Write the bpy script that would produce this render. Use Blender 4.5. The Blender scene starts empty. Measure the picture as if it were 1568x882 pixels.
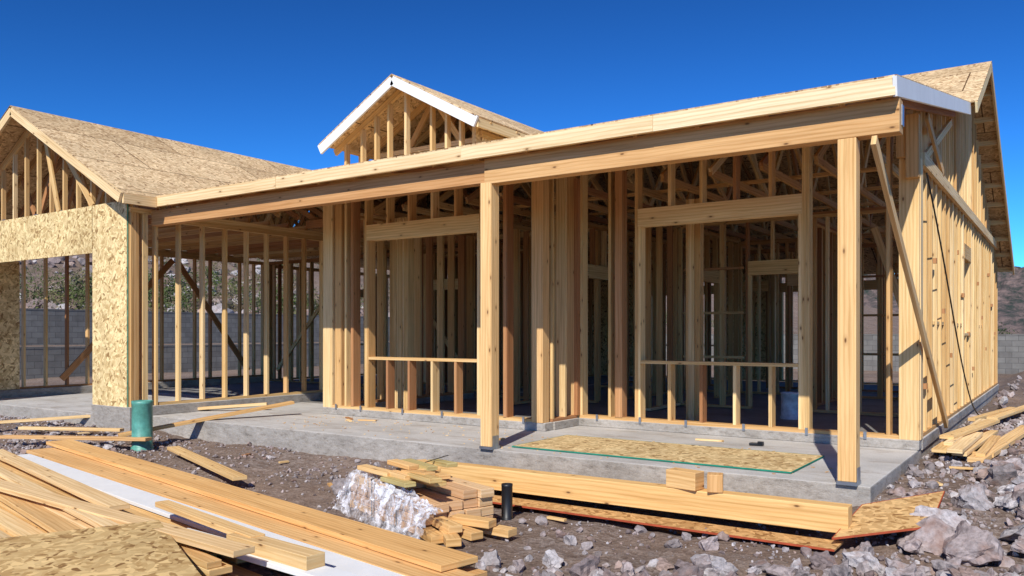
import bpy, math, random
import numpy as np
from mathutils import Vector, Matrix, noise
R = random.Random(7)
scene = bpy.context.scene
V = Vector

# ------------------------------------------------------------------ materials
def newmat(name):
    m = bpy.data.materials.new(name); m.use_nodes = True
    nt = m.node_tree; nt.nodes.clear()
    out = nt.nodes.new('ShaderNodeOutputMaterial'); b = nt.nodes.new('ShaderNodeBsdfPrincipled')
    nt.links.new(b.outputs[0], out.inputs[0])
    return m, nt, b
def N(nt, t, **kw):
    n = nt.nodes.new(t)
    for k, v in kw.items(): setattr(n, k, v)
    return n
def L(nt, a, b): nt.links.new(a, b)
def mapping(nt, src, scale, rot=(0,0,0), loc=(0,0,0)):
    m = N(nt, 'ShaderNodeMapping'); m.inputs['Scale'].default_value = scale
    m.inputs['Rotation'].default_value = rot; m.inputs['Location'].default_value = loc
    L(nt, src, m.inputs[0]); return m.outputs[0]
def noise_n(nt, vec, scale, detail=4, rough=.6, dist=0):
    n = N(nt, 'ShaderNodeTexNoise'); n.inputs['Scale'].default_value = scale
    n.inputs['Detail'].default_value = detail; n.inputs['Roughness'].default_value = rough
    n.inputs['Distortion'].default_value = dist
    if vec is not None: L(nt, vec, n.inputs['Vector'])
    return n.outputs['Fac']
def ramp(nt, src, pts):
    r = N(nt, 'ShaderNodeValToRGB'); e = r.color_ramp.elements
    while len(e) < len(pts): e.new(.5)
    for i, (p, c) in enumerate(pts):
        e[i].position = p
        e[i].color = (c, c, c, 1) if not hasattr(c, '__len__') else (*c, 1)
    L(nt, src, r.inputs[0]); return r.outputs[0]
def mix(nt, a, b, fac, mode='MIX'):
    m = N(nt, 'ShaderNodeMix', data_type='RGBA', blend_type=mode)
    if isinstance(fac, (int, float)): m.inputs[0].default_value = fac
    else: L(nt, fac, m.inputs[0])
    for s, x in ((6, a), (7, b)):
        if hasattr(x, 'is_linked'): L(nt, x, m.inputs[s])
        else: m.inputs[s].default_value = (*x, 1)
    return m.outputs[2]
def bump(nt, b, h, strength, dist):
    n = N(nt, 'ShaderNodeBump'); n.inputs['Strength'].default_value = strength
    n.inputs['Distance'].default_value = dist; L(nt, h, n.inputs['Height']); L(nt, n.outputs[0], b.inputs['Normal'])

def mat_wood():
    m, nt, b = newmat('lumber')
    uv = N(nt, 'ShaderNodeUVMap').outputs[0]
    at = N(nt, 'ShaderNodeAttribute', attribute_name='tint').outputs['Color']
    g = noise_n(nt, mapping(nt, uv, (1.1, 34, 1)), 1, 5, .62, .5)
    gr = ramp(nt, g, [(.28, (.80, .73, .63)), (.5, (1.02, 1.0, .98)), (.72, (1.15, 1.16, 1.18))])
    g2 = noise_n(nt, mapping(nt, uv, (.5, 5, 1)), 1, 2)
    gr2 = ramp(nt, g2, [(.3, (.92, .85, .76)), (.65, (1.07, 1.07, 1.06))])
    w = N(nt, 'ShaderNodeTexWave', wave_type='BANDS', bands_direction='Y'); w.inputs['Scale'].default_value = 9
    w.inputs['Distortion'].default_value = 5; w.inputs['Detail'].default_value = 2; w.inputs['Detail Scale'].default_value = .6
    L(nt, mapping(nt, uv, (.28, 1, 1)), w.inputs[0])
    gr3 = ramp(nt, w.outputs['Fac'], [(.0, (.88, .80, .69)), (.5, (1.04, 1.04, 1.04))])
    c = mix(nt, at, gr, 1, 'MULTIPLY'); c = mix(nt, c, gr2, 1, 'MULTIPLY'); c = mix(nt, c, gr3, .75, 'MULTIPLY')
    v = N(nt, 'ShaderNodeTexVoronoi', voronoi_dimensions='2D'); v.inputs['Scale'].default_value = 1
    L(nt, mapping(nt, uv, (2.6, 6.5, 1)), v.inputs['Vector'])
    sc = N(nt, 'ShaderNodeSeparateColor'); L(nt, v.outputs['Color'], sc.inputs[0])
    gate = ramp(nt, sc.outputs[0], [(.64, 0), (.68, 1)])
    k = ramp(nt, v.outputs['Distance'], [(.025, 1), (.07, 0)])
    halo = ramp(nt, v.outputs['Distance'], [(.05, .4), (.17, 0)])
    k1 = mix(nt, k, gate, 1, 'MULTIPLY'); k2 = mix(nt, halo, gate, 1, 'MULTIPLY')
    c = mix(nt, c, (.40, .20, .07), k2); c = mix(nt, c, (.17, .08, .03), k1)
    b.inputs['Roughness'].default_value = .75
    L(nt, c, b.inputs['Base Color']); bump(nt, b, g, .25, .004)
    b.inputs['Specular IOR Level'].default_value = .2
    return m
def mat_osb(name, dark, mid, light, seams=False):
    m, nt, b = newmat(name)
    uv = N(nt, 'ShaderNodeUVMap').outputs[0]
    at = N(nt, 'ShaderNodeAttribute', attribute_name='tint').outputs['Color']
    wn = N(nt, 'ShaderNodeTexNoise'); wn.inputs['Scale'].default_value = 9; L(nt, uv, wn.inputs[0])
    wob = N(nt, 'ShaderNodeVectorMath', operation='MULTIPLY_ADD'); L(nt, wn.outputs['Color'], wob.inputs[0])
    wob.inputs[1].default_value = (.05, .05, 0); L(nt, uv, wob.inputs[2]); wv = wob.outputs[0]
    cs = []
    for rot, sc in ((.5, (10, 30, 1)), (-.65, (11, 34, 1)), (1.5, (10, 28, 1))):
        v = N(nt, 'ShaderNodeTexVoronoi', voronoi_dimensions='2D'); v.inputs['Scale'].default_value = 1
        L(nt, mapping(nt, mapping(nt, wv, (1,1,1), (0, 0, rot)), sc), v.inputs['Vector'])
        s = N(nt, 'ShaderNodeSeparateColor'); L(nt, v.outputs['Color'], s.inputs[0]); cs.append(s.outputs[0])
    k1 = ramp(nt, noise_n(nt, uv, 13, 1), [(.47, 0), (.5, 1)])
    k2 = ramp(nt, noise_n(nt, mapping(nt, uv, (1,1,1), (0,0,0), (5, 3, 0)), 11, 1), [(.53, 0), (.56, 1)])
    f = mix(nt, cs[0], cs[1], k1); f = mix(nt, f, cs[2], k2)
    c = ramp(nt, f, [(.0, dark), (.2, mid), (.7, light), (1, tuple(min(1, x*1.25) for x in light))])
    c = mix(nt, c, ramp(nt, noise_n(nt, uv, 1.3, 3), [(.3, .86), (.7, 1.1)]), 1, 'MULTIPLY')
    c = mix(nt, c, at, 1, 'MULTIPLY')
    if seams:
        br = N(nt, 'ShaderNodeTexBrick'); br.offset = .5
        for k, val in (('Scale', 1), ('Mortar Size', .010), ('Brick Width', 2.44), ('Row Height', 1.22), ('Mortar Smooth', 0)):
            br.inputs[k].default_value = val
        br.inputs['Color1'].default_value = (.82, .79, .76, 1); br.inputs['Color2'].default_value = (1.06, 1.06, 1.06, 1)
        br.inputs['Mortar'].default_value = (.22, .17, .13, 1); L(nt, uv, br.inputs[0])
        c = mix(nt, c, br.outputs[0], 1, 'MULTIPLY')
    b.inputs['Roughness'].default_value = .7; b.inputs['Specular IOR Level'].default_value = .25
    L(nt, c, b.inputs['Base Color']); bump(nt, b, f, .3, .003)
    return m
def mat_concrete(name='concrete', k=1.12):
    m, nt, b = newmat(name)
    tc = N(nt, 'ShaderNodeTexCoord').outputs['Object']
    geo = N(nt, 'ShaderNodeNewGeometry')
    sep = N(nt, 'ShaderNodeSeparateXYZ'); L(nt, geo.outputs['Normal'], sep.inputs[0])
    n1 = noise_n(nt, tc, 1.1, 6, .65); n2 = noise_n(nt, mapping(nt, tc, (1, 1, 2.2)), 9, 9, .78); n3 = noise_n(nt, tc, 70, 3)
    st = noise_n(nt, mapping(nt, tc, (.8, 2.5, 1)), 1.6, 5, .7, 1.5)
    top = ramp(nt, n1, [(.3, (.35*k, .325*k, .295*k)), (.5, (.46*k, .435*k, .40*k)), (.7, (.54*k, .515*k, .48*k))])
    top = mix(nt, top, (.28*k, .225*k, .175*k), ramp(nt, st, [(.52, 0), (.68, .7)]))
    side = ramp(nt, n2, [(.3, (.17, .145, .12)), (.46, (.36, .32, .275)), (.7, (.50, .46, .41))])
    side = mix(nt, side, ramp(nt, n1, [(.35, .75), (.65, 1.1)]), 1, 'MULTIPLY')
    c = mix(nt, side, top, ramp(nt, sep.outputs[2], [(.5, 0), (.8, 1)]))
    c = mix(nt, c, ramp(nt, n3, [(.3, .88), (.6, 1.04)]), 1, 'MULTIPLY')
    b.inputs['Roughness'].default_value = .85
    L(nt, c, b.inputs['Base Color']); bump(nt, b, n2, .6, .02)
    return m
def mat_ground():
    m, nt, b = newmat('desert_dirt')
    tc = N(nt, 'ShaderNodeTexCoord').outputs['Object']
    n1 = noise_n(nt, tc, .55, 5, .6); n2 = noise_n(nt, tc, 7, 8, .75)
    v = N(nt, 'ShaderNodeTexVoronoi'); v.inputs['Scale'].default_value = 26; L(nt, tc, v.inputs['Vector'])
    v2 = N(nt, 'ShaderNodeTexVoronoi'); v2.inputs['Scale'].default_value = 70; L(nt, tc, v2.inputs['Vector'])
    c = ramp(nt, n2, [(.25, (.15, .095, .065)), (.5, (.275, .19, .14)), (.75, (.40, .30, .23))])
    sc = N(nt, 'ShaderNodeSeparateColor'); L(nt, v.outputs['Color'], sc.inputs[0])
    stone = ramp(nt, sc.outputs[0], [(0, (.15, .11, .09)), (.5, (.29, .23, .20)), (1, (.42, .365, .335))])
    c = mix(nt, c, stone, ramp(nt, n1, [(.4, .15), (.6, .55)]))
    big = noise_n(nt, tc, .35, 6, .7)
    c = mix(nt, c, ramp(nt, big, [(.35, .72), (.62, 1.15)]), 1, 'MULTIPLY')
    c = mix(nt, c, ramp(nt, v2.outputs['Distance'], [(.0, 1.05), (.7, .65)]), 1, 'MULTIPLY')
    h = mix(nt, v.outputs['Distance'], n2, .5)
    b.inputs['Roughness'].default_value = .95; b.inputs['Specular IOR Level'].default_value = .1
    L(nt, c, b.inputs['Base Color']); bump(nt, b, h, .6, .03)
    return m
def mat_rock():
    m, nt, b = newmat('volcanic_rock')
    tc = N(nt, 'ShaderNodeTexCoord').outputs['Object']
    at = N(nt, 'ShaderNodeAttribute', attribute_name='tint').outputs['Color']
    n = noise_n(nt, tc, 22, 8, .7); n2 = noise_n(nt, tc, 6, 3)
    c = mix(nt, at, ramp(nt, n, [(.3, .5), (.5, 1), (.7, 1.4)]), 1, 'MULTIPLY')
    c = mix(nt, c, (.26, .15, .11), ramp(nt, n2, [(.54, 0), (.70, .6)]))
    b.inputs['Roughness'].default_value = .9; b.inputs['Specular IOR Level'].default_value = .2
    L(nt, c, b.inputs['Base Color']); bump(nt, b, n, .8, .012)
    return m
def mat_plain(name, col, rough=.5, nscale=8, var=.15, metal=0, bstr=.1):
    m, nt, b = newmat(name)
    tc = N(nt, 'ShaderNodeTexCoord').outputs['Object']
    n = noise_n(nt, tc, nscale, 5, .65)
    c = ramp(nt, n, [(.3, tuple(x*(1-var) for x in col)), (.7, tuple(min(1, x*(1+var)) for x in col))])
    b.inputs['Roughness'].default_value = rough; b.inputs['Metallic'].default_value = metal
    L(nt, c, b.inputs['Base Color']); bump(nt, b, n, bstr, .005)
    return m
def mat_tint(name, rough=.9, nscale=10):
    m, nt, b = newmat(name)
    at = N(nt, 'ShaderNodeAttribute', attribute_name='tint').outputs['Color']
    tc = N(nt, 'ShaderNodeTexCoord').outputs['Object']
    c = mix(nt, at, ramp(nt, noise_n(nt, tc, nscale, 4), [(.3, .75), (.7, 1.15)]), 1, 'MULTIPLY')
    b.inputs['Roughness'].default_value = rough; b.inputs['Specular IOR Level'].default_value = .15
    L(nt, c, b.inputs['Base Color']); return m
def mat_block():
    m, nt, b = newmat('grey_block')
    uv = N(nt, 'ShaderNodeUVMap').outputs[0]
    br = N(nt, 'ShaderNodeTexBrick')
    for k, val in (('Scale', 1), ('Mortar Size', .008), ('Brick Width', .4), ('Row Height', .2)): br.inputs[k].default_value = val
    br.inputs['Color1'].default_value = (.15, .14, .13, 1); br.inputs['Color2'].default_value = (.20, .19, .175, 1)
    br.inputs['Mortar'].default_value = (.09, .085, .08, 1); L(nt, uv, br.inputs[0])
    c = mix(nt, br.outputs[0], ramp(nt, noise_n(nt, uv, 3, 6), [(.3, .8), (.7, 1.15)]), 1, 'MULTIPLY')
    b.inputs['Roughness'].default_value = .9; L(nt, c, b.inputs['Base Color']); return m
WOOD = mat_wood()
OSB = mat_osb('osb_board', (.30, .17, .065), (.60, .41, .185), (.80, .61, .32))
OSBR = mat_osb('osb_roof_sheathing', (.30, .17, .08), (.58, .39, .20), (.75, .555, .32), True)
CONC = mat_concrete(); CONCI = mat_concrete('shade_toned_concrete', .5); GROUND = mat_ground(); ROCK = mat_rock(); TINT = mat_tint('painted_edge'); BLOCK = mat_block()  # CONCI: same concrete, colour darkened to stand in for indoor shade
WHITE = mat_plain('white_primer', (.80, .80, .79), .55, 5, .05)
STEEL = mat_plain('galvanised_steel', (.35, .37, .40), .4, 20, .2, .8)

# ------------------------------------------------------------------ mesh builder
PALE = [(.735,.525,.26), (.775,.575,.305), (.705,.49,.23), (.80,.61,.35), (.67,.445,.205)]
FIR = [(.61,.38,.165), (.66,.42,.195), (.56,.335,.14)]
RED = [(.45,.23,.105), (.40,.195,.09), (.49,.265,.125)]
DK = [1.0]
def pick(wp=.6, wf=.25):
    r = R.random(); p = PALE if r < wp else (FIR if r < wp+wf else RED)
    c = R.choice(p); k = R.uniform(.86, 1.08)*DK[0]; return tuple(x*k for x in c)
class MB:
    def __init__(s): s.v = []; s.f = []; s.uv = []; s.c = []; s.m = []
    def box(s, c, axes, col, m=0, uo=None):
        b = len(s.v); ax = [V(a) for a in axes]; ln = [a.length for a in ax]; c = V(c)
        Lx = ln.index(max(ln))
        if uo is None: uo = (R.uniform(0, 40), R.uniform(0, 40))
        for i in range(8):
            s.v.append(c + ax[0]*(1 if i & 1 else -1) + ax[1]*(1 if i & 2 else -1) + ax[2]*(1 if i & 4 else -1)); s.c.append(col)
        flip = ax[0].cross(ax[1]).dot(ax[2]) < 0
        for k in range(3):
            i, j = (k+1) % 3, (k+2) % 3
            for sg in (0, 1):
                q = [(0,0),(1,0),(1,1),(0,1)]
                if (sg == 0) != flip: q = q[::-1]
                s.f.append([b + (sg << k) + (p << i) + (r << j) for p, r in q])
                for p, r in q:
                    a, d = p*2*ln[i], r*2*ln[j]
                    if j == Lx or (i != Lx and ln[j] > ln[i]): a, d = d, a
                    s.uv.append((uo[0]+a, uo[1]+d + k*.37))
                s.m.append(m)
    def ab(s, x0, x1, y0, y1, z0, z1, col=None, m=0):
        s.box(((x0+x1)/2, (y0+y1)/2, (z0+z1)/2), ((abs(x1-x0)/2,0,0),(0,abs(y1-y0)/2,0),(0,0,abs(z1-z0)/2)), col or pick(), m)
    def board(s, p0, p1, w, t, side, col=None, m=0):
        p0, p1 = V(p0), V(p1); d = p1-p0; l = d.length; d.normalize(); sd = V(side); sd = (sd - d*sd.dot(d)).normalized(); th = d.cross(sd)
        s.box((p0+p1)/2, (d*l/2, sd*w/2, th*t/2), col or pick(), m)
    def quad(s, pts, uvs, col=(1,1,1), m=0):
        b = len(s.v); s.v += [V(p) for p in pts]; s.c += [col]*len(pts); s.f.append(list(range(b, b+len(pts)))); s.uv += uvs; s.m.append(m)
    def slab(s, pts, th, m=0, col=(1,1,1)):
        P = [V(p) for p in pts]; n = (P[1]-P[0]).cross(P[2]-P[0]).normalized()
        if n.z < 0: P = P[::-1]; n = -n
        e = V((n.y, -n.x, 0)); e = e.normalized() if e.length > 1e-4 else V((1,0,0)); g = n.cross(e)
        uv = [((p).dot(e), (p).dot(g)) for p in P]
        s.quad(P, uv, col, m); s.quad([p-n*th for p in P][::-1], [(a+7.3, b+3.1) for a, b in uv[::-1]], col, m)
        for i in range(len(P)):
            j = (i+1) % len(P); s.quad([P[i], P[i]-n*th, P[j]-n*th, P[j]], [uv[i], uv[i], uv[j], uv[j]], col, m)
    def make(s, name, mats, parent=None, bevel=0):
        me = bpy.data.meshes.new(name); me.from_pydata([tuple(v) for v in s.v], [], s.f)
        uvl = me.uv_layers.new(name='UVMap'); uvl.data.foreach_set('uv', np.array(s.uv, 'f').ravel())
        a = me.color_attributes.new('tint', 'FLOAT_COLOR', 'POINT')
        a.data.foreach_set('color', np.array([(*c[:3], 1) for c in s.c], 'f').ravel())
        for m in mats: me.materials.append(m)
        me.polygons.foreach_set('material_index', s.m); me.update()
        o = bpy.data.objects.new(name, me); scene.collection.objects.link(o)
        if parent: o.parent = parent
        if bevel:
            bm = o.modifiers.new('bev', 'BEVEL'); bm.width = bevel; bm.segments = 2; bm.limit_method = 'ANGLE'
        return o
def empty(name, loc=(0,0,0)):
    e = bpy.data.objects.new(name, None); e.empty_display_size = .3; scene.collection.objects.link(e); e.location = loc; return e

def jit(a=.002): return R.uniform(-a, a)
def wall(mb, a, b, z0, z1, depth=.14, sp=.406, openings=(), pal=(.6,.25), dbl=0, s_off=0):
    a = V((*a, 0)); b = V((*b, 0)); d = (b-a); Ln = d.length; d.normalize(); n = V((-d.y, d.x, 0)); T = .038
    def bx(s0, s1, za, zb, dep=depth, col=None, off=0):
        dep += jit(); off += jit(.001)
        mb.box(a + d*((s0+s1)/2) + n*off + V((0,0,(za+zb)/2)), (d*(s1-s0)/2, n*dep/2, V((0,0,(zb-za)/2))), col or pick(*pal))
    segs = [(0, Ln)]
    for o in openings:
        if o[2] <= z0+.05: segs = [x for s in segs for x in ((s[0], o[0]), (o[1], s[1]))] if segs[-1][1] > o[1] and len(segs) == 1 else segs
    for s in segs: bx(s[0], s[1], z0, z0+T)
    bx(0, Ln, z1-T, z1); bx(.003, Ln-.003, z1-2*T-.001, z1-T-.001)
    zb, zt = z0+T, z1-2*T-.001
    s = T/2 + s_off
    pos = []
    while s < Ln - T/2: pos.append(s); s += sp*R.uniform(.985, 1.015)
    pos.append(Ln-T/2)
    for s in pos:
        o = next((o for o in openings if o[0]-.09 < s < o[1]+.09), None)
        if o:
            if o[0]+.03 < s < o[1]-.03:
                if o[2] > z0+.05: bx(s-T/2, s+T/2, zb, o[2]-T)
                if zt - o[3] > .3: bx(s-T/2, s+T/2, o[3]+.22, zt)
        else:
            bx(s-T/2, s+T/2, zb, zt)
            if R.random() < dbl: bx(s+T/2+.001, s+1.5*T, zb, zt)
    for o in openings:
        bx(o[0]-2*T-.002, o[0]-T-.001, zb, zt); bx(o[1]+T+.001, o[1]+2*T+.002, zb, zt)
        bx(o[0]-T, o[0], zb, o[3]); bx(o[1], o[1]+T, zb, o[3])
        bx(o[0]-T, o[1]+T, o[3]+.001, o[3]+.219, depth+.012, R.choice(PALE))
        if o[2] > z0+.05: bx(o[0]+.001, o[1]-.001, o[2]-T, o[2], depth+.008, R.choice(PALE))

house = empty('wood_frame_house', (-6, 12, 0))
def hmake(mb, name, mats, bevel=0):
    o = mb.make(name, mats, None, bevel); o.parent = house; o.matrix_parent_inverse = Matrix.Translation((6, -12, 0)); return o

# ------------------------------------------------------------------ geometry constants
SL = .196
def zp(y): return 3.13 + SL*(y-6.68)
YR, ZR = 14.4, 5.34; SM = (ZR-zp(12.1))/(YR-12.1); YB = 20.6; SB = .445
def zm(y): return ZR - SM*(YR-y) if y < YR else ZR - SB*(y-YR)
def ztop(y): return zp(y) if y < 12.1 else zm(y)
GX, GZ, GE = -13.75, 4.77, 3.10
GS = (GZ-3.12)/(GX+10.65)*-1
XL, XR = -11.1, -1.35

# slabs
mb = MB()
mb.ab(-11.1, -1.28, 6.81, 20.4, -.6, 0, (1,1,1)); mb.ab(-16.6, -11.103, 6.5, 20.4, -.6, -.006, (1,1,1))
hmake(mb, 'concrete_foundation', [CONC], .012)
mb = MB()
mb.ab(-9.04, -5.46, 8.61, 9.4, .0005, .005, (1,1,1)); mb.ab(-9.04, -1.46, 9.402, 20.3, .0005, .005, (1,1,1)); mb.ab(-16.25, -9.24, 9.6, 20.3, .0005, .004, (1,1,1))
hmake(mb, 'interior_floor_shade', [CONCI])  # thin sheet over the slab, indoor shade put into its colour
mb = MB()
c1 = (1,1,1)
mb.ab(-9.17, -5.27, 8.41, 8.60, .001, .10, c1); mb.ab(-5.44, -5.25, 8.602, 9.25, .001, .10, c1)
mb.ab(-5.43, -1.27, 9.205, 9.39, .001, .10, c1); mb.ab(-1.45, -1.262, 9.392, 20.38, -.02, .10, c1)
mb.ab(-11.19, -11.0, 6.7, 13.2, .001, .14, c1); mb.ab(-12.02, -11.0, 6.47, 6.70, -.35, .14, c1)
mb.ab(-16.52, -16.3, 6.48, 13.2, -.3, .14, c1); mb.ab(-9.23, -9.05, 8.602, 12, .001, .10, c1)
hmake(mb, 'stem_curbs', [CONC], .008)

# main front walls
mb = MB()
ZT = 3.36
wall(mb, (-9.14, 8.5), (-5.35, 8.5), .10, ZT, .14, .406, [(.89, 2.82, .86, 2.52)], (.62, .25))
wall(mb, (-5.35, 8.6), (-5.35, 9.22), .10, ZT, .14, .3, pal=(.2, .4))
wall(mb, (-5.35, 9.3), (-1.35, 9.3), .10, ZT, .14, .406, [(.96, 2.87, .86, 2.52)], (.6, .25), s_off=.1)
mb.ab(-9.18, -8.98, 8.425, 8.50, .102, 3.2, PALE[1]); mb.ab(-8.93, -8.80, 8.43, 8.56, .139, 3.2, FIR[0])
mb.ab(-5.45, -5.30, 8.405, 8.55, .102, 3.2, FIR[1]); mb.ab(-5.90, -5.86, 8.42, 8.56, .139, 3.2, RED[0])
mb.ab(-5.30, -5.245, 9.16, 9.30, .139, 3.2, RED[1])
mb.ab(-4.74, -4.64, 9.22, 9.36, .139, 3.25, RED[2]); mb.ab(-8.6, -8.55, 8.425, 8.57, .139, 3.2, RED[0])
mb.ab(-1.46, -1.27, 9.215, 9.26, .102, 3.0, PALE[0]); mb.ab(-1.34, -1.262, 9.262, 9.42, .102, 3.0, PALE[3])
mb.ab(-2.0, -1.9, 9.23, 9.37, .139, 3.2, RED[0])
hmake(mb, 'front_wall_framing', [WOOD])

# right wall
mb = MB()
wall(mb, (-1.35, 9.42), (-1.35, 20.3), .10, 3.06, .14, .406, [(4.2, 5.1, 1.2, 2.3)], (.93, .06))
y = 9.5
while y < 20.2:
    mb.ab(-1.37+jit(), -1.29+jit(), y, y+.038, 3.062, ztop(y)-.13, pick(.75, .2)); y += .406
mb.ab(-1.285, -1.24, 9.4, 20.3, 2.94, 3.08, PALE[3])
for y0 in (10.6, 12.9, 16): mb.ab(-1.36, -1.30, y0, y0+.9, 1.3, 1.34, PALE[0])
mb.board((-1.28, 9.6, 3.05), (-1.28, 12.0, 3.95), .09, .03, (0,0,1), PALE[1])
mb.board((-1.25, 9.6, 3.5), (-1.25, 10.9, 3.1), .09, .03, (0,0,1), FIR[1])
mb.board((-1.25, 6.96, zp(6.96)-.09), (-1.25, 12.0, zp(12.0)-.09), .14, .038, (0,0,1), RED[0])
mb.ab(-1.38, -1.26, 9.10, 9.21, 2.78, 3.42, FIR[0]); mb.ab(-1.47, -1.385, 9.12, 9.20, 3.0, 3.5, FIR[2])
for k in range(14):
    y0 = 9.7+k*.75; mb.ab(-1.30, -1.262, y0, y0+.05, .6+.28*((k*5) % 7), .66+.28*((k*5) % 7), RED[0])
hmake(mb, 'side_wall_framing', [WOOD])

# other & interior walls
mb = MB()
wall(mb, (-9.14, 8.7), (-9.14, 12.0), .10, 3.06, .14, .3, pal=(.4, .3), dbl=.3)
wall(mb, (-16.3, 20.2), (-1.5, 20.2), .02, 2.9, .14, .406, [(1.5, 4.2, .02, 2.2), (7, 8.8, .9, 2.2), (10.5, 13.4, .02, 2.2)], (.6, .3))
wall(mb, (-16.4, 13.4), (-16.4, 20.1), .02, 2.9, .14, .406, [(2, 3.5, .9, 2.2)])
DK[0] = .86  # interior studs and trusses tinted darker, imitating shade inside the house
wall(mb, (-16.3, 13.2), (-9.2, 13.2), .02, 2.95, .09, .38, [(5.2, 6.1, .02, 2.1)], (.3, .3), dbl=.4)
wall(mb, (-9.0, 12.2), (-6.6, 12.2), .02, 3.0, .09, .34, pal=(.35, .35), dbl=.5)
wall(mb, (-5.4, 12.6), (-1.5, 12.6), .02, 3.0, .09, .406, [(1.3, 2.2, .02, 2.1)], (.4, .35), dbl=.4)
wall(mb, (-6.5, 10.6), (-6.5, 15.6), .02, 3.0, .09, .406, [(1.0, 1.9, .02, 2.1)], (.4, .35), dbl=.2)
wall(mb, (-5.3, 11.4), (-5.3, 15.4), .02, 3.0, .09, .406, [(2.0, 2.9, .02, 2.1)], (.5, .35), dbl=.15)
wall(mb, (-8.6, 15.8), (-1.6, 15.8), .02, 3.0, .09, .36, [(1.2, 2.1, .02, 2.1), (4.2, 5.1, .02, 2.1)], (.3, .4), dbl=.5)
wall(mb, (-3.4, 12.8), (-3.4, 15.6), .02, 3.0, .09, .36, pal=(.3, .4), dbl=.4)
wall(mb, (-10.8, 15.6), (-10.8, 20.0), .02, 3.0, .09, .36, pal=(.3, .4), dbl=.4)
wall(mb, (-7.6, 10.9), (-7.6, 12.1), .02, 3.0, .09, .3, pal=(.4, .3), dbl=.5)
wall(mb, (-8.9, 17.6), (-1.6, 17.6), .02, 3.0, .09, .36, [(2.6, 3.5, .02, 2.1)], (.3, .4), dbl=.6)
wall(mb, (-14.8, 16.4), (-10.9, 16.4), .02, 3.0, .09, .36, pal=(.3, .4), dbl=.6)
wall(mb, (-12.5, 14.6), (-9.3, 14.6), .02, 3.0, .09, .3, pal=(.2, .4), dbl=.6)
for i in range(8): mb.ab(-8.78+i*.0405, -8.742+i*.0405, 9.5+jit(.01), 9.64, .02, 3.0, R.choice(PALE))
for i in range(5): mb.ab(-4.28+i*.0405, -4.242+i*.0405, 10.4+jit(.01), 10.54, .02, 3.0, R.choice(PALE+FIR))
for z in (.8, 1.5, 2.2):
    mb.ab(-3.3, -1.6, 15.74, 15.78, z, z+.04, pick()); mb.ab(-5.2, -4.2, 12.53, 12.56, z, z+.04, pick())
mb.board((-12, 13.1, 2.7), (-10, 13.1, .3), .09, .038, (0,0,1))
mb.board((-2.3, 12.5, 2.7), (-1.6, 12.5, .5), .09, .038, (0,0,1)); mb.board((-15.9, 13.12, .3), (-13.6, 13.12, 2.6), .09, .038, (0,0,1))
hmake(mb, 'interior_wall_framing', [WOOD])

# trusses
mb = MB()
x = -13.3
while x < -1.4:
    c = lambda: pick(.35, .4)
    ys = 9.35 if x > -9.2 else 13.0
    W = .089; T = .038
    def ch(y0, z0, y1, z1): mb.board((x+jit(.008), y0, z0), (x+jit(.008), y1, z1), W, T, (0,0,1), c())
    if x > -9.2:
        ch(8.75, zp(8.75)-.06, 12.1, zp(12.1)-.06); 
    ch(12.1, zm(12.1)-.07, YR, ZR-.07); ch(YR, ZR-.07, 20.5, zm(20.5)-.07)
    ch(ys, 3.12, 20.2, 3.12)
    nodes = [(ys, 3.12), (10.5, ztop(10.5)-.1), (11.6, 3.12), (12.6, ztop(12.6)-.1), (13.6, 3.12), (YR, ZR-.1), (15.4, 3.12), (16.6, ztop(16.6)-.1), (17.6, 3.12), (18.6, ztop(18.6)-.1)]
    if x <= -9.2: nodes = nodes[4:]
    for a, b_ in zip(nodes, nodes[1:]): ch(a[0], a[1], b_[0], b_[1])
    x += .61
DK[0] = 1
x = -10.4
while x < -1.3:
    mb.board((x, 6.725, zp(6.725)-.09), (x, 9.3, zp(9.3)-.09), .14, .038, (0,0,1), R.choice(RED+FIR)); x += .595
for y in (10.6, 12.0, 13.4, 16.5): mb.ab(-9.2, -1.5, y, y+.09, 3.168, 3.206, pick(.4, .4))
y = 9.7
while y < 13: mb.ab(-11.0, -9.25, y, y+.038, 3.02, 3.16, R.choice(RED)); y += .406
hmake(mb, 'roof_trusses', [WOOD])

# porch beam + posts
mb = MB()
mb.ab(-4.99, -1.07, 6.78, 6.93, 2.735, 2.995, (.63, .385, .175))
mb.ab(-11.0, -4.993, 6.80, 6.93, 2.755, 2.97, (.53, .295, .13))
hmake(mb, 'porch_beam', [WOOD], .004)
mb = MB()
mb.ab(-5.04, -4.90, 6.78, 6.92, .03, 2.753, (.77, .515, .245)); mb.ab(-1.52, -1.38, 6.78, 6.92, .03, 2.733, (.77, .505, .235))
hmake(mb, 'porch_posts', [WOOD], .005)
mb = MB()
for x in (-4.97, -1.45):
    mb.ab(x-.078, x+.078, 6.772, 6.928, .002, .03); mb.ab(x+.072, x+.078, 6.80, 6.90, .03, .14); mb.ab(x-.078, x-.072, 6.80, 6.90, .03, .14)
mb.ab(-1.12, -1.062, 6.86, 6.94, 2.80, 2.96)
for x in (-8.9, -8.4, -7.6, -6.9, -6.2, -5.6): mb.ab(x, x+.03, 8.40, 8.409, .08, .16)
for x in (-5.0, -4.4, -3.8, -3.1, -2.4, -1.8): mb.ab(x, x+.03, 9.195, 9.204, .08, .16)
for x in (GX-.1, GX+.65, GX+1.6, GX-1.2, GX-1.9): mb.ab(x, x+.12, 6.515, 6.523, 3.03, 3.12)
hmake(mb, 'post_brackets', [STEEL])
mb = MB()
mb.board((-1.24, 6.72, 2.68), (-1.20, 10.8, .12), .089, .038, (0,0,1), (.72,.50,.25))
hmake(mb, 'diagonal_brace', [WOOD])

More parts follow.
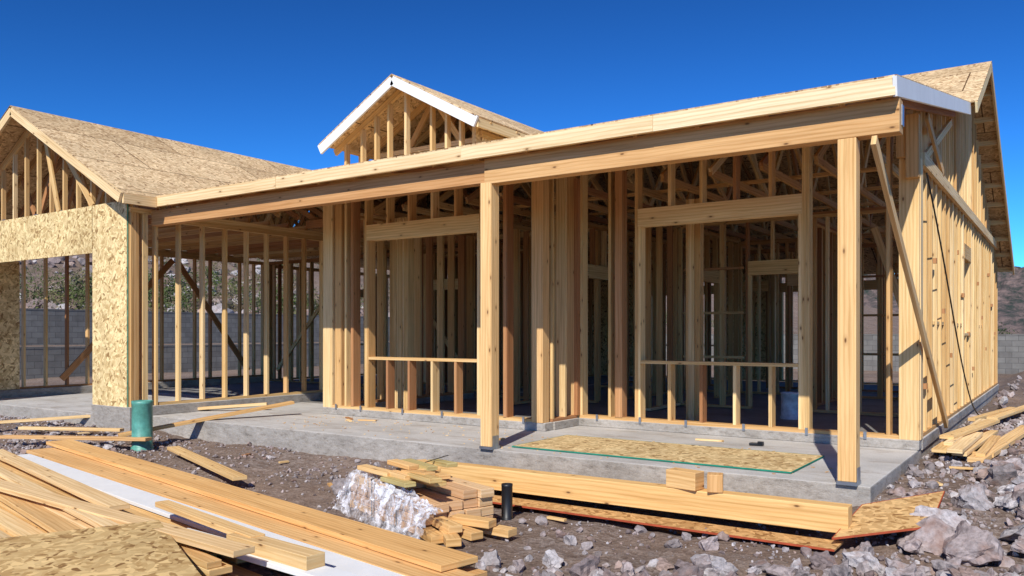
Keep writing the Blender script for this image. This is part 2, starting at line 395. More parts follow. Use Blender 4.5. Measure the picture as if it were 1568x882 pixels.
# fascia
mb = MB()
xs = [-10.66, -8.1, -5.2, -3.05, -1.08]; cl = [(.78,.60,.35), (.80,.63,.38), (.82,.66,.41), (.84,.70,.46)]
for i in range(4): mb.ab(xs[i]+.002, xs[i+1], 6.655+.003*(i % 2), 6.70, 2.985, 3.125, cl[i])
mb.ab(-10.66, -10.62, 6.16, 6.652, 2.97, 3.105, PALE[3])
for sx in (1, -1):
    xe = GX + sx*3.10
    mb.board((GX + sx*.001, 6.135, GZ-.075), (xe, 6.135, GE-.055), .145, .038, (0,0,1), (.81, .63, .37))
    mb.board((GX + sx*.001, 6.55, GZ-.085), (xe, 6.55, GE-.07), .12, .038, (0,0,1), PALE[0])
mb.ab(-16.87, -16.83, 6.16, 13, 2.97, 3.09, PALE[2])
mb.board((-1.0, 12.1, zm(12.1)-.07), (-1.0, YR, ZR-.07), .14, .03, (0,0,1), (.80,.65,.38))
mb.board((-1.0, YR, ZR-.07), (-1.0, YB, zm(YB)-.07), .14, .03, (0,0,1), (.68,.51,.28))
y = 12.5
while y < YB: mb.ab(-1.34, -1.02, y, y+.04, ztop(y)-.14, ztop(y)-.05, PALE[0]); y += .61
hmake(mb, 'fascia_boards', [WOOD], .003)
mb = MB()
mb.board((-1.082, 6.658, zp(6.66)-.075), (-1.082, 12.15, zp(12.15)-.075), .15, .03, (0,0,1))
DX, DZ, DE, DH, DY = -7.58, 4.70, 3.93, 1.42, 8.2
for sx in (1, -1):
    mb.board((DX + sx*.001, DY, DZ-.07), (DX+sx*DH, DY, DE-.07), .14, .032, (0,0,1))
hmake(mb, 'white_fascia', [WHITE])

# roofs
mb = MB()
w1 = (1,1,1)
mb.slab([(-10.65, 6.66, zp(6.66)+.012), (-1.07, 6.66, zp(6.66)+.012), (-1.07, 12.1, zp(12.1)+.012), (-12.65, 12.1, zp(12.1)+.012)], .014, col=w1)
mb.slab([(-13.5, 12.1, zm(12.1)+.014), (-.985, 12.1, zm(12.1)+.014), (-.985, YR, ZR+.014), (-13.5, YR, ZR+.014)], .014, col=w1)
mb.slab([(-13.5, YR, ZR+.014), (-.985, YR, ZR+.014), (-.985, YB, zm(YB)+.014), (-13.5, YB, zm(YB)+.014)], .014, col=w1)
mb.slab([(-10.63, 6.11, 3.115), (-10.63, 6.70, 3.115), (-12.65, 12.1, zp(12.1)+.013), (-12.65, 13.3, 4.2), (GX, 13.3, GZ+.012), (GX, 6.11, GZ+.012)], .014, col=w1)
mb.slab([(GX, 6.11, GZ+.012), (GX, 13.3, GZ+.012), (-16.87, 13.3, 3.115), (-16.87, 6.11, 3.115)], .014, col=w1)
mb.slab([(-16.87, 13.3, 3.1), (-13.5, 13.3, 3.6), (-13.5, 20.5, 3.6), (-16.87, 20.5, 3.1)], .014, col=w1)
for sx in (1, -1):
    mb.slab([(DX, DY-.02, DZ+.012), (DX+sx*(DH+.01), DY-.02, DE+.01), (DX+sx*(DH+.01), 12.6, DE+.01), (DX, 13.2, DZ+.012)], .014, col=w1)
mb.slab([(-13.49, 12.1, 3.0), (-13.49, 12.1, zm(12.1)), (-13.49, YR, ZR), (-13.49, 20.5, zm(20.5)), (-13.49, 20.5, 2.95)], .012, col=w1)
mb.slab([(-16.8, 13.28, 3.05), (GX, 13.28, 4.7), (-12.6, 13.28, 4.15), (-12.6, 13.28, 3.0)], .012, col=w1)
hmake(mb, 'roof_sheathing', [OSBR])

# dormer framing
mb = MB()
for yy in (8.5, 9.1, 9.7, 10.3, 10.9):
    for sx in (1, -1): mb.board((DX, yy, DZ-.06), (DX+sx*DH, yy, DE-.06), .09, .038, (0,0,1), pick(.6, .3))
    if yy > 9:
        mb.ab(-8.8, -6.38, yy-.018, yy+.018, 3.86, 3.93, pick(.4, .4))
        mb.board((-8.1, yy+.01, 3.9), (-7.6, yy+.01, 4.6), .09, .036, (1,0,-.7), pick(.4, .4)); mb.board((-7.1, yy+.01, 3.9), (-7.6, yy+.012, 4.6), .09, .036, (1,0,.7), pick(.4, .4))
for xx in (-8.75, -8.42, -8.15, -7.9, -7.58, -7.12, -6.86, -6.62, -6.40):
    mb.ab(xx-.02, xx+.02, 8.46, 8.54, zp(8.5)+.02, DZ-.11-abs(xx-DX)*.54, R.choice(PALE))
mb.ab(-8.8, -6.38, 8.452, 8.545, zp(8.5)+.015, zp(8.5)+.055, PALE[1])
for k in range(8):
    y = 8.8+k*.4
    if 3.85 > zp(y)+.05:
        mb.ab(-8.82, -8.74, y, y+.038, zp(y)+.015, 3.86, pick()); mb.ab(-6.44, -6.38, y, y+.038, zp(y)+.015, 3.84, pick())
mb.ab(-6.44, -6.33, 8.55, 11.5, 3.77, 3.845, PALE[2]); mb.ab(-8.83, -8.74, 8.55, 11.5, 3.86, 3.90, PALE[2])
mb.ab(-6.175, -6.15, DY+.03, 11.6, DE-.13, DE-.012, (.78,.61,.34))
hmake(mb, 'dormer_framing', [WOOD])
mb = MB()
mb.slab([(-6.365, 8.46, 3.92), (-6.365, 8.46, 3.49), (-6.365, 10.6, zp(10.6)+.02), (-6.365, 10.6, 3.92)], .012, col=(.95,.9,.85))
mb.box((-11.56, 6.492, 1.61), ((.455,0,0),(0,.006,0),(0,0,1.49)), (1.04,1.04,1.0))
mb.box((-13.82, 6.490, 2.745), ((1.79,0,0),(0,.006,0),(0,0,.352)), (1.0,1.0,.95))
mb.box((-15.9, 6.492, 1.61), ((.28,0,0),(0,.006,0),(0,0,1.49)), (1,1,1))
mb.box((-16.32, 7.0, 1.35), ((.006,0,0),(0,.42,0),(0,0,1.2)), (1,1,1))
for x0, x1 in ((-16.3, -14.9), (-12.0, -9.4), (-7.4, -6.0), (-2.8, -1.5)):
    mb.ab(x0, x1, 20.275, 20.287, .02, 2.9, (1,1,1))
hmake(mb, 'osb_wall_sheathing', [OSB])
mb = MB(); mb.ab(-11.093, -11.086, 6.49, 6.502, .12, 3.09, (.03,.28,.20)); hmake(mb, 'osb_painted_edge', [TINT])

# garage framing
mb = MB()
wall(mb, (XL, 6.96), (XL, 13.1), .14, 2.93, .09, .406, pal=(.88, .1), s_off=.32)
for i, y in enumerate((6.52, 6.562, 6.604, 6.70, 6.742, 6.90)):
    mb.ab(-11.145+jit(), -11.05+jit(), y, y+.038, .142, 2.93, (FIR+PALE)[i])
mb.ab(-11.15, -11.05, 6.51, 13.1, 2.932, 3.0, PALE[1])
wall(mb, (-16.4, 6.7), (-16.4, 13.1), .14, 2.95, .09, .406, pal=(.6, .3))
mb.ab(-15.6, -11.16, 6.51, 6.60, 2.41, 2.70, FIR[0])
for x in (-12.0, -11.955, -11.6, -11.2): mb.ab(x, x+.038, 6.505, 6.59, .142, 2.40, pick())
mb.board((-16.32, 8.2, .3), (-16.32, 10.6, 2.8), .12, .038, (0,0,1), RED[0]); mb.board((-16.32, 12.6, .3), (-16.32, 10.7, 2.8), .12, .038, (0,0,1), RED[0])
y = 6.56; first = True
while y < 13.2:
    cc = (lambda: R.choice(PALE)) if first else (lambda: pick(.2, .4))
    mb.ab(-16.4, -11.1, y-.018, y+.018, 3.002+jit(), 3.09, cc())
    if not first:
        for sx in (1, -1): mb.board((GX, y, GZ-.06), (GX+sx*2.9, y, GZ-.06-2.9*GS), .089, .036, (0,0,1), cc())
        for sx in (1, -1):
            mb.board((GX, y, GZ-.1), (GX+sx*.9, y, 3.09), .089, .036, (1,0,0), cc()); mb.board((GX+sx*1.45, y, GZ-.1-1.45*GS), (GX+sx*.9, y, 3.09), .089, .036, (1,0,0), cc())
    else:
        k = -2.45
        while k < 2.5:
            mb.ab(GX+k-.02, GX+k+.02, y-.03, y+.03, 3.092, GZ-.13-abs(k)*GS, cc()); k += .406
        mb.board((GX+1.7, y-.05, 3.1), (GX+.7, y-.05, GZ-.2-.7*GS), .089, .03, (1,0,0), PALE[0])
        mb.board((GX+.7, y-.05, 3.1), (GX+.25, y-.05, GZ-.2-.3*GS), .089, .03, (1,0,0), PALE[2])
    first = False; y += .406
for x in (-12.6, -14.9): mb.ab(x, x+.09, 6.65, 13, 3.092, 3.13, RED[0])
hmake(mb, 'garage_framing', [WOOD])

cu = bpy.data.curves.new('power_cord', 'CURVE'); cu.dimensions = '3D'; cu.bevel_depth = .009
sp = cu.splines.new('NURBS'); pts = [(-1.22, 9.35, 2.85), (-1.17, 9.9, 2.3), (-1.16, 11.2, 1.3), (-1.15, 12.6, .4), (-1.1, 13.4, -.05), (-1.0, 14.2, -.08)]
sp.points.add(len(pts)-1)
for p, q in zip(sp.points, pts): p.co = (*q, 1)
sp.use_endpoint_u = True
o = bpy.data.objects.new('power_cord', cu); scene.collection.objects.link(o); o.parent = house; o.matrix_parent_inverse = Matrix.Translation((6, -12, 0))
BLACK = mat_plain('black_plastic', (.012,.012,.013), .4); cu.materials.append(BLACK)

# ------------------------------------------------------------------ ground
def sm(t): t = max(0, min(1, t)); return t*t*(3-2*t)
def gh(x, y):
    h = -.31
    h += .15*sm((x+1.7)/.5)*sm((y-6.0)/1.2)
    h += .05*sm((y-6.2)/.5)
    if y < 30 and x > -26: h += .035*noise.noise((x*.9, y*.9, 0)) + .03*noise.noise((x*3.1, y*3.1, 4)) + .014*noise.noise((x*11, y*11, 2))
    h += .08*sm((x+10)/-1.5)*sm((y-5.4)/.8)
    if x < -26.2: h += .95*sm((-26.3-x)/.9)
    if x < -30.2: h += 1.0*sm((-30.3-x)/1.2) + 13*sm((-x-31)/65) + .5*noise.noise((x*.12, y*.12, 0))*min(1, (-x-31)/8)
    if y > 40: h += 4*sm((y-60)/200)*noise.noise((x*.01, y*.01, 7))
    if x < -45: h += sm((-x-45)/30)*(2.2*noise.noise((x*.05, y*.05, 3)) + .7*noise.noise((x*.2, y*.2, 9)))
    return h
def axis(lo, hi, st, far_lo, far_hi, g=1.09):
    a = list(np.arange(lo, hi, st)); s = st; v = a[-1]
    while v < far_hi: s = s*g; v += s; a.append(v)
    s = st; v = lo; pre = []
    while v > far_lo: s = s*g; v -= s; pre.append(v)
    return np.array(pre[::-1] + a)
gx = axis(-12.5, 1.5, .05, -3000, 3000); gy = axis(2.2, 9.5, .05, -3000, 4000)
gx = np.unique(np.concatenate([gx, np.arange(-33, -24, .45)]))
nx, ny = len(gx), len(gy)
vs = [(x, y, gh(x, y)) for y in gy for x in gx]
idx = np.arange(nx*ny).reshape(ny, nx)
fs = np.stack([idx[:-1,:-1], idx[:-1,1:], idx[1:,1:], idx[1:,:-1]], -1).reshape(-1, 4)
me = bpy.data.meshes.new('ground'); me.from_pydata(vs, [], fs.tolist()); me.materials.append(GROUND)
me.polygons.foreach_set('use_smooth', [True]*len(me.polygons))
scene.collection.objects.link(bpy.data.objects.new('ground', me))

# ------------------------------------------------------------------ rocks
import bmesh
def templates(sub, n, rough, seed):
    out = []
    for k in range(n):
        bm = bmesh.new(); bmesh.ops.create_icosphere(bm, subdivisions=sub, radius=1)
        rr = random.Random(seed+k)
        cuts = [(V((rr.gauss(0,1), rr.gauss(0,1), rr.gauss(0,1))).normalized(), rr.uniform(.4, .8)) for _ in range(10)]
        for v in bm.verts:
            p = v.co.copy()
            for n_, d_ in cuts:
                e = p.dot(n_)-d_
                if e > 0: p -= n_*e
            p *= 1 + rough*noise.noise(p*2.3 + V((k*7., seed, 0)))
            v.co = p
        bm.verts.ensure_lookup_table()
        out.append((np.array([v.co[:] for v in bm.verts]), np.array([[v.index for v in f.verts] for f in bm.faces]))); bm.free()
    return out
T0 = templates(1, 6, .2, 10); T1 = templates(2, 8, .35, 50); T2 = templates(3, 6, .4, 70); T3 = templates(4, 5, .4, 90)
for TT in (T2, T3):
    for k, (a, f) in enumerate(TT):
        a2 = np.array([ (V(p) * (1 + .12*noise.noise(V(p)*5+V((k,0,0))) + .05*noise.noise(V(p)*14)))[:] for p in a]); TT[k] = (a2, f)
RCOL = [(.33,.285,.275), (.40,.36,.355), (.26,.22,.21), (.46,.425,.42), (.32,.235,.20), (.23,.18,.17), (.37,.305,.29)]
def rocks(name, items, tpl, embed=.25):
    vv, ff, cc = [], [], []; off = 0
    for (x, y, s) in items:
        a, f = tpl[R.randrange(len(tpl))]
        q = Matrix.Rotation(R.uniform(0, 6.28), 3, 'Z') @ Matrix.Rotation(R.uniform(0, 6.28), 3, 'X')
        p = (a * (np.array([R.uniform(.8, 1.25), R.uniform(.7, 1), R.uniform(.55, .9)])*s)) @ np.array(q).T
        z = gh(x, y) + s*(.55-embed)
        p = p + np.array([x, y, z]); vv.append(p); ff.append(f+off); off += len(a)
        c = R.choice(RCOL); k = R.uniform(.8, 1.15); cc.append(np.tile([c[0]*k, c[1]*k, c[2]*k, 1], (len(a), 1)))
    vv = np.concatenate(vv); ff = np.concatenate(ff); cc = np.concatenate(cc)
    me = bpy.data.meshes.new(name); me.vertices.add(len(vv)); me.vertices.foreach_set('co', vv.ravel())
    me.loops.add(ff.size); me.loops.foreach_set('vertex_index', ff.ravel().astype('i'))
    me.polygons.add(len(ff)); me.polygons.foreach_set('loop_start', np.arange(0, ff.size, 3).astype('i'))
    me.update(); me.validate()
    a = me.color_attributes.new('tint', 'FLOAT_COLOR', 'POINT'); a.data.foreach_set('color', cc.astype('f').ravel())
    me.materials.append(ROCK); me.polygons.foreach_set('use_smooth', [False]*len(me.polygons))
    o = bpy.data.objects.new(name, me); scene.collection.objects.link(o); return o
def free(x, y, pad=.0):
    if x < -1.26+pad and x > -16.6 and y > 6.78-pad: return False
    return True
def sample(n, x0, x1, y0, y1, s0, s1, pw=2, dens=None):
    out = []
    while n > 0:
        x, y = R.uniform(x0, x1), R.uniform(y0, y1); n -= 1
        if not free(x, y): continue
        if dens and R.random() > dens(x, y): continue
        out.append((x, y, s0 + (s1-s0)*R.random()**pw))
    return out
clump = lambda x, y: .2 + .8*sm((noise.noise((x*.9, y*.9, 11))+.1)*2.5)
it = sample(11000, -13.5, .8, 3, 7, .008, .028, 2, clump) + sample(5000, -1.3, 1.0, 5, 15, .01, .035, 2) + sample(3000, -16, -9.5, 4.8, 6.6, .01, .035, 2)
rocks('gravel', it, T0)
it = sample(650, -3.6, 1.0, 3.2, 5.9, .025, .075, 1.6, lambda x, y: sm((x+3.9)/1.0)*(1 if y < 5.25 + (x+1.6)*.6 else .2))
it += sample(900, -1.25, 1.2, 5.2, 16, .025, .08, 1.8) + sample(260, -9.5, -4.5, 5.0, 6.8, .02, .05, 2, clump) + sample(300, -15, -9.7, 4.9, 6.6, .02, .07, 2)
it += sample(200, -1.25, 2, 15, 30, .04, .14, 2)
it += [(x, y, s) for x, y, s in sample(700, -60, -31.5, 8, 45, .12, .6, 2)]
rocks('rubble', it, T1)
it = sample(110, -3.2, .2, 3.9, 5.7, .06, .13, 1.2, lambda x, y: 1 if y < 5.15 + (x+1.6)*.6 else .12)
it += sample(190, -1.2, .6, 5.4, 14, .06, .18, 1.3)
rocks('large_rubble', [i for i in it if not (-3.9 < i[0] < -1.2 and i[1] > 5.5) and not (i[0] > -1.25 and 9.0 < i[1] < 12.6 and i[0] < -.4)], T2, .3)
BIG = [(-.58, 6.15, .25), (-1.05, 5.55, .15), (-1.32, 5.45, .11), (-.82, 5.35, .12), (-5.55, 5.35, .15), (-.5, 5.45, .13), (-.35, 7.1, .15), (-.45, 8.2, .12), (-.2, 6.3, .13), (-5.2, 5.62, .08)]
for (x, y, s) in BIG: rocks('boulder', [(x, y, s)], T3, .2)

# ------------------------------------------------------------------ lumber pile
mb = MB()
D = V((.988, -.155, 0)); Nn = V((.155, .988, 0))
def pb(s0, s1, n0, n1, z, w, t, col, m=0, z1=None):
    a = D*s0 + Nn*n0; b = D*s1 + Nn*n1; a.z = z; b.z = z if z1 is None else z1
    mb.board(a, b, w, t, (Nn.x, Nn.y, 0), col, m)
pb(-10.9, -3.45, 3.46, 3.22, -.135, .285, .038, (.72,.44,.18)); pb(-10.6, -3.3, 3.16, 3.06, -.178, .285, .038, (.70,.44,.195))
pb(-10.5, -3.55, 3.44, 3.26, -.18, .22, .038, (.56,.32,.13)); pb(-10.9, -3.4, 3.44, 3.25, -.222, .285, .038, (.60,.36,.155)); pb(-10.9, -3.6, 3.3, 3.12, -.265, .285, .038, (.55,.32,.14))
pb(-10.3, -3.1, 2.84, 2.80, -.180, .25, .03, (1,1,1), 1); pb(-10.2, -3.4, 2.80, 2.84, -.225, .25, .038, PALE[0]); pb(-10.2, -3.5, 2.80, 2.84, -.266, .25, .038, PALE[2]); pb(-5.4, -3.35, 2.44, 2.62, -.14, .17, .03, (1,1,1), 1)
for s in (-10, -8, -6, -4.3): mb.board(D*s + Nn*1.3 + V((0,0,-.295)), D*s + Nn*3.5 + V((0,0,-.295)), .09, .04, (1,0,0), PALE[2])
for layer in range(6):
    n = 1.15 if layer < 4 else 1.5
    top = 2.64 - layer*.08
    while n < top:
        w = R.choice([.089, .089, .14]); ln = R.choice([4.9, 5.5, 6.1, 7.3])
        if R.random() < (.98, .92, .78, .55, .35, .2)[layer]:
            e = R.uniform(-4.9, -3.6) - layer*.18; a = R.uniform(-.10, .10)*(.4+layer*.45)
            c = pick(.88, .12); k = R.uniform(.86, 1.08)
            c = tuple(x*k for x in c)
            pb(e-ln, e, n+w/2+a, n+w/2-a*.5, -.255+layer*.041+jit(), w, .038, c)
        n += w+R.uniform(.006, .06)
pb(-6.0, -4.55, 2.60, 2.56, -.055, .10, .038, (.72,.49,.23)); pb(-4.75, -3.95, 2.52, 2.58, -.085, .13, .08, (.68,.48,.24))
pb(-9.5, -5.2, 2.2, 2.0, -.030, .089, .038, (.76,.57,.32)); pb(-8.3, -4.2, 1.85, 2.28, -.02, .14, .038, (.72,.51,.27)); pb(-9.8, -6, 2.5, 2.3, -.04, .14, .038, (.75,.55,.30))
mb.make('lumber_pile', [WOOD, WHITE], None, .003)

def plank(name, p0, p1, w=.14, t=.038, col=None, side=None):
    m_ = MB(); d = V(p1)-V(p0); sd = side or V((-d.y, d.x, 0)); m_.board(p0, p1, w, t, sd, col or R.choice(PALE)); return m_.make(name, [WOOD], None, .003)
plank('wood_plank', (-9.16, 5.95, -.22), (-6.6, 5.0, -.2))
plank('wood_plank', (-10.2, 5.85, -.13), (-9.35, 8.0, .19), .14, .04, (.64,.40,.17))
plank('wood_plank', (-13.2, 5.5, -.13), (-10.3, 8.3, .1), .09, .04, (.76,.56,.30))
plank('wood_plank', (-11.9, 5.2, -.2), (-9.6, 5.9, -.14), .12, .04, (.66,.42,.2))
plank('wood_plank', (-12.5, 5.7, -.17), (-10.9, 6.3, -.15), .09, .04, (.74,.54,.28))
m_ = MB()
for (x, y, z) in ((-8.1, 7.9, .012), (-7.9, 8.05, .012), (-8.3, 8.1, .012), (-5.3, 7.4, .012), (-3.3, 8.7, .012), (-6.0, 5.6, -.29), (-5.9, 6.3, -.27), (-7.4, 6.2, -.27), (-3.4, 5.6, -.29), (-8.2, 6.3, -.27), (-11.4, 6.1, -.2), (-12.3, 6.0, -.2), (-.95, 7.9, -.1), (-.8, 8.8, -.08)):
    a = R.uniform(0, 3.1); l = R.uniform(.05, .16); m_.box((x, y, z), ((l*math.cos(a), l*math.sin(a), 0), (-.02*math.sin(a), .02*math.cos(a), 0), (0, 0, .009)), pick(.6, .3))
for _ in range(220):
    x, y = R.uniform(-9, -1.6), R.uniform(6.9, 8.35); a = R.uniform(0, 3.1); l = R.uniform(.004, .018)
    m_.box((x, y, .004), ((l*math.cos(a), l*math.sin(a), 0), (-.005*math.sin(a), .005*math.cos(a), 0), (0, 0, .003)), pick(.6, .3))
m_.make('wood_scraps', [WOOD])

def sheet(name, c, e1, e2, l1, l2, edge=None, col=(1,1,1)):
    m_ = MB(); e1 = V(e1).normalized(); e2 = V(e2).normalized(); n = e1.cross(e2)
    if n.z < 0: n = -n
    cc = V(c) + e1*l1/2 + e2*l2/2
    m_.box(cc, (e1*l1/2, e2*l2/2, n*.006), col)
    if edge:
        for sg, ea, eb, la, lb in ((-1,e1,e2,l1,l2), (1,e1,e2,l1,l2)):
            m_.box(cc + eb*sg*(lb/2+.003), (ea*la/2, eb*.003, n*.0065), edge, 1)
            m_.box(cc + ea*sg*(la/2+.003), (ea*.003, eb*(lb/2+.006), n*.0065), edge, 1)
    return m_.make(name, [OSB, TINT])
sheet('osb_sheet', (-4.82, 7.05, .012), (1, .004, 0), (0, 1, 0), 2.86, 1.12, edge=(.02,.22,.15), col=(.86,.84,.82))
sheet('osb_sheet', (-4.80, 3.02, .0), (.92, -.39, -.035), (-.39, -.92, 0), 2.44, 1.22, col=(.82,.74,.62))
m_ = MB()
q = [V((-1.34, 5.83, -.20)), V((-.80, 6.30, -.14)), V((-.80, 7.08, -.02)), V((-1.30, 6.60, -.10))]
m_.slab(q, .012, 0, (.82,.68,.55))
for i in range(4): m_.board(q[i]-V((0,0,.006)), q[(i+1)%4]-V((0,0,.006)), .014, .006, (0,0,1), (.45,.09,.04), 1)
m_.make('osb_scrap', [OSB, TINT])
m_ = MB()
m_.slab([V((-4.9, 6.15, -.22)), V((-1.5, 6.2, -.20)), V((-1.6, 6.70, -.17)), V((-4.6, 6.76, -.19))], .012, 0, (1,.95,.85))
m_.slab([V((-4.3, 5.72, -.262)), V((-1.3, 5.72, -.25)), V((-1.3, 5.98, -.25)), V((-4.3, 5.98, -.262))], .012, 0, (.75,.58,.44))
m_.board((-4.3, 5.715, -.265), (-1.3, 5.715, -.255), .014, .006, (0,0,1), (.42,.08,.035), 1)
m_.make('osb_scrap', [OSB, TINT])
m_ = MB(); m_.board((-5.0, 6.02, -.12), (-1.28, 6.10, -.115), .19, .14, (0,0,1), (.75,.49,.21)); m_.make('ground_beam', [WOOD], None, .005)
m_ = MB(); m_.board((-4.7, 6.25, -.16), (-1.6, 6.3, -.15), .09, .038, (0,1,0), (.74,.54,.30)); m_.make('wood_plank', [WOOD], None, .003)
m_ = MB(); m_.box((-2.50, 6.06, .052), ((.13,-.02,0),(.01,.07,0),(0,0,.07)), (.70,.45,.20)); m_.box((-2.25, 6.05, .052), ((.055,.02,0),(-.02,.06,0),(0,0,.068)), (.62,.37,.16))
m_.make('post_offcuts', [WOOD], None, .005)
m_ = MB()
for (x0, y0, x1, y1, z, w) in ((-1.1, 9.3, -1.02, 11.6, .0, .14), (-.93, 9.4, -.8, 11.7, -.03, .14), (-1.05, 9.6, -.95, 12.4, .04, .09), (-.75, 9.5, -.72, 11.2, -.04, .09), (-1.1, 9.9, -.8, 12.0, .075, .14), (-.95, 9.2, -.9, 10.9, .02, .14)):
    m_.board((x0, y0, z), (x1, y1, z+.01), w, .038, (1,0,0), R.choice(PALE))
for y in (9.8, 11): m_.board((-1.2, y, -.06), (-.65, y, -.07), .09, .04, (0,1,0), PALE[2])
m_.make('lumber_stack', [WOOD], None, .003)
plank('wood_plank', (-.78, 9.4, -.08), (-.45, 12.6, -.03), .16, .05, (.74,.51,.25))
plank('wood_plank', (-.9, 13.2, 0), (-.5, 16.2, .0), .14, .04); plank('wood_plank', (-1.1, 12.6, .03), (-.75, 15.0, .02), .09, .04)

# ------------------------------------------------------------------ pipes
def pipe(name, loc, r, h, col, hollow=.9):
    bm = bmesh.new(); n = 40
    prof = [(r*1.08, 0), (r*1.08, h*.1), (r, h*.11), (r, h*.93), (r*1.03, h*.94), (r*1.03, h), (r*hollow, h), (r*hollow, h*.3)]
    rings = [[bm.verts.new((a*math.cos(6.2832*i/n), a*math.sin(6.2832*i/n), z)) for i in range(n)] for a, z in prof]
    for a, b in zip(rings, rings[1:]):
        for i in range(n): bm.faces.new((a[i], a[(i+1)%n], b[(i+1)%n], b[i]))
    bm.faces.new(rings[-1])
    me = bpy.data.meshes.new(name); bm.to_mesh(me); bm.free()
    me.materials.append(mat_plain(name+'_plastic', col, .45, 9, .35)); o = bpy.data.objects.new(name, me); o.location = loc; scene.collection.objects.link(o)
    for p in me.polygons: p.use_smooth = abs(p.normal.z) < .5
    return o
pipe('green_drain_pipe', (-9.86, 5.97, -.33), .125, .66, (.09,.29,.23))
pipe('black_pipe_stub', (-3.76, 5.42, -.32), .045, .30, (.012,.012,.014))

# ------------------------------------------------------------------ wrapped bundle of blocks
bundle = empty('wrapped_block_bundle', (-4.3, 5.05, -.3)); bundle.rotation_euler = (0, 0, math.radians(-20))
m_ = MB()
BR = [(.66,.45,.26), (.72,.51,.30), (.60,.39,.22), (.57,.36,.20)]
for k in range(4):
    for i in range(2):
        for j in range(5):
            if k >= 3 and (i == 1 and j < 3): continue
            m_.box((-.38+i*.60+jit(.02), -.29+j*.135+jit(.006), .045+k*.072), ((.288+jit(.010),0,0),(jit(.006),.064,0),(jit(.004),0,.0335)), R.choice(BR))
for i in range(13):
    a = R.uniform(-.25,.25); l = R.uniform(.15,.26)
    m_.box((R.uniform(-.35,.35), -.28+(i % 9)*.068, .335+.032*(i%3)+ (.035 if i > 8 else 0)), ((l*math.cos(a),l*math.sin(a),jit(.015)),(-.05*math.sin(a),.05*math.cos(a),0),(0,0,.018)), R.choice([(.74,.50,.24), (.70,.45,.20), (.64,.46,.20), (.50,.42,.19)]))
for p in ((.72,-.1,.05), (.8,.12,.05), (.62,-.32,.04), (.78,-.25,.045), (.7,.0,.11), (.64,-.2,.10)):
    a = R.uniform(-.5,.5); m_.box(p, ((.17*math.cos(a),.17*math.sin(a),0),(-.055*math.sin(a),.055*math.cos(a),0),(0,0,.028)), R.choice([(.72,.48,.22), (.66,.42,.18)]))
o = m_.make('blocks', [WOOD], bundle, .004)
m_ = MB()
m_.board((-.20,-.385,.01), (-.20,-.385,.33), .02, .002, (1,0,0)); m_.board((-.20,-.385,.33), (-.25,.36,.45), .02, .002, (1,0,0)); m_.board((.22,-.385,.01), (.22,-.385,.25), .02, .002, (1,0,0))
m_.make('strap', [BLACK], bundle)
pl, nt, b = newmat('plastic_wrap')
b.inputs['Base Color'].default_value = (.82,.82,.86,1); b.inputs['Roughness'].default_value = .08; b.inputs['Specular IOR Level'].default_value = .8
tr = N(nt, 'ShaderNodeBsdfTransparent'); mx = N(nt, 'ShaderNodeMixShader')
nn = noise_n(nt, mapping(nt, N(nt, 'ShaderNodeTexCoord').outputs['Object'], (1, 1, .45), (0, .5, 0)), 7, 5, .65, 1.6)
L(nt, ramp(nt, nn, [(.42, .12), (.52, .38), (.62, .85)]), mx.inputs[0]); L(nt, tr.outputs[0], mx.inputs[1]); L(nt, b.outputs[0], mx.inputs[2])
L(nt, mx.outputs[0], [n for n in nt.nodes if n.type == 'OUTPUT_MATERIAL'][0].inputs[0])
gv, gf = [], []; nu, nv = 110, 40
for i in range(nu):
    for j in range(nv):
        u = i/(nu-1); v = j/(nv-1)
        x = -.72 + 1.46*u; 
        if v < .5: y = -.385 - .10*(1-v/.5); z = (.33-.15*u)*(v/.5)
        else: y = -.385 + (v-.5)/.5*(.20 - .08*u); z = .33-.13*u + .01
        if u < .08: z *= u/.08*.6+.4
        nz = noise.noise_vector((x*7, v*6, 1))*.04 + noise.noise_vector((x*20+v*12, v*12-x*8, 5))*.034
        gv.append((x+nz.x, y-abs(nz.y), max(.01, z+abs(nz.z)*1.2)))
for i in range(nu-1):
    for j in range(nv-1): a = i*nv+j; gf.append((a, a+1, a+nv+1, a+nv))
me = bpy.data.meshes.new('plastic'); me.from_pydata(gv, [], gf); me.materials.append(pl)
o = bpy.data.objects.new('plastic', me); scene.collection.objects.link(o); o.parent = bundle
m_ = MB(); m_.box((-2.75, 8.62, .02), ((.07,.01,0),(0,.03,0),(0,0,.012)), (.02,.02,.02)); m_.box((-2.70, 8.60, .042), ((.03,0,0),(0,.02,.0),(0,0,.01)), (.03,.03,.03)); m_.make('hand_tool', [BLACK], None, .004)
pipe('plastic_bucket', (-3.2, 11.6, .0), .15, .37, (.55,.56,.58))

# ------------------------------------------------------------------ background walls
m_ = MB()
def bwall(x0, y0, x1, y1, z0, z1):
    a, b = V((x0, y0, 0)), V((x1, y1, 0)); d = b-a; l = d.length; d.normalize(); n = V((-d.y, d.x, 0))
    m_.box((a+b)/2+V((0,0,(z0+z1)/2)), (d*l/2, n*.1, V((0,0,(z1-z0)/2))), (1,1,1), 0, (0, 0))
    m_.box((a+b)/2+V((0,0,z1+.03)), (d*l/2, n*.11, V((0,0,.03))), (1,1,1), 0, (0, 0))
bwall(-29.9, 34, 25, 34, -.5, 1.10)
m_.make('block_wall', [BLOCK])
m_ = MB(); bwall(-30, -5, -30, 34.2, .2, 2.0); m_.make('block_wall', [BLOCK])
m_ = MB(); bwall(-26, -5, -26, 33.8, -.5, .72); m_.make('block_wall', [BLOCK])

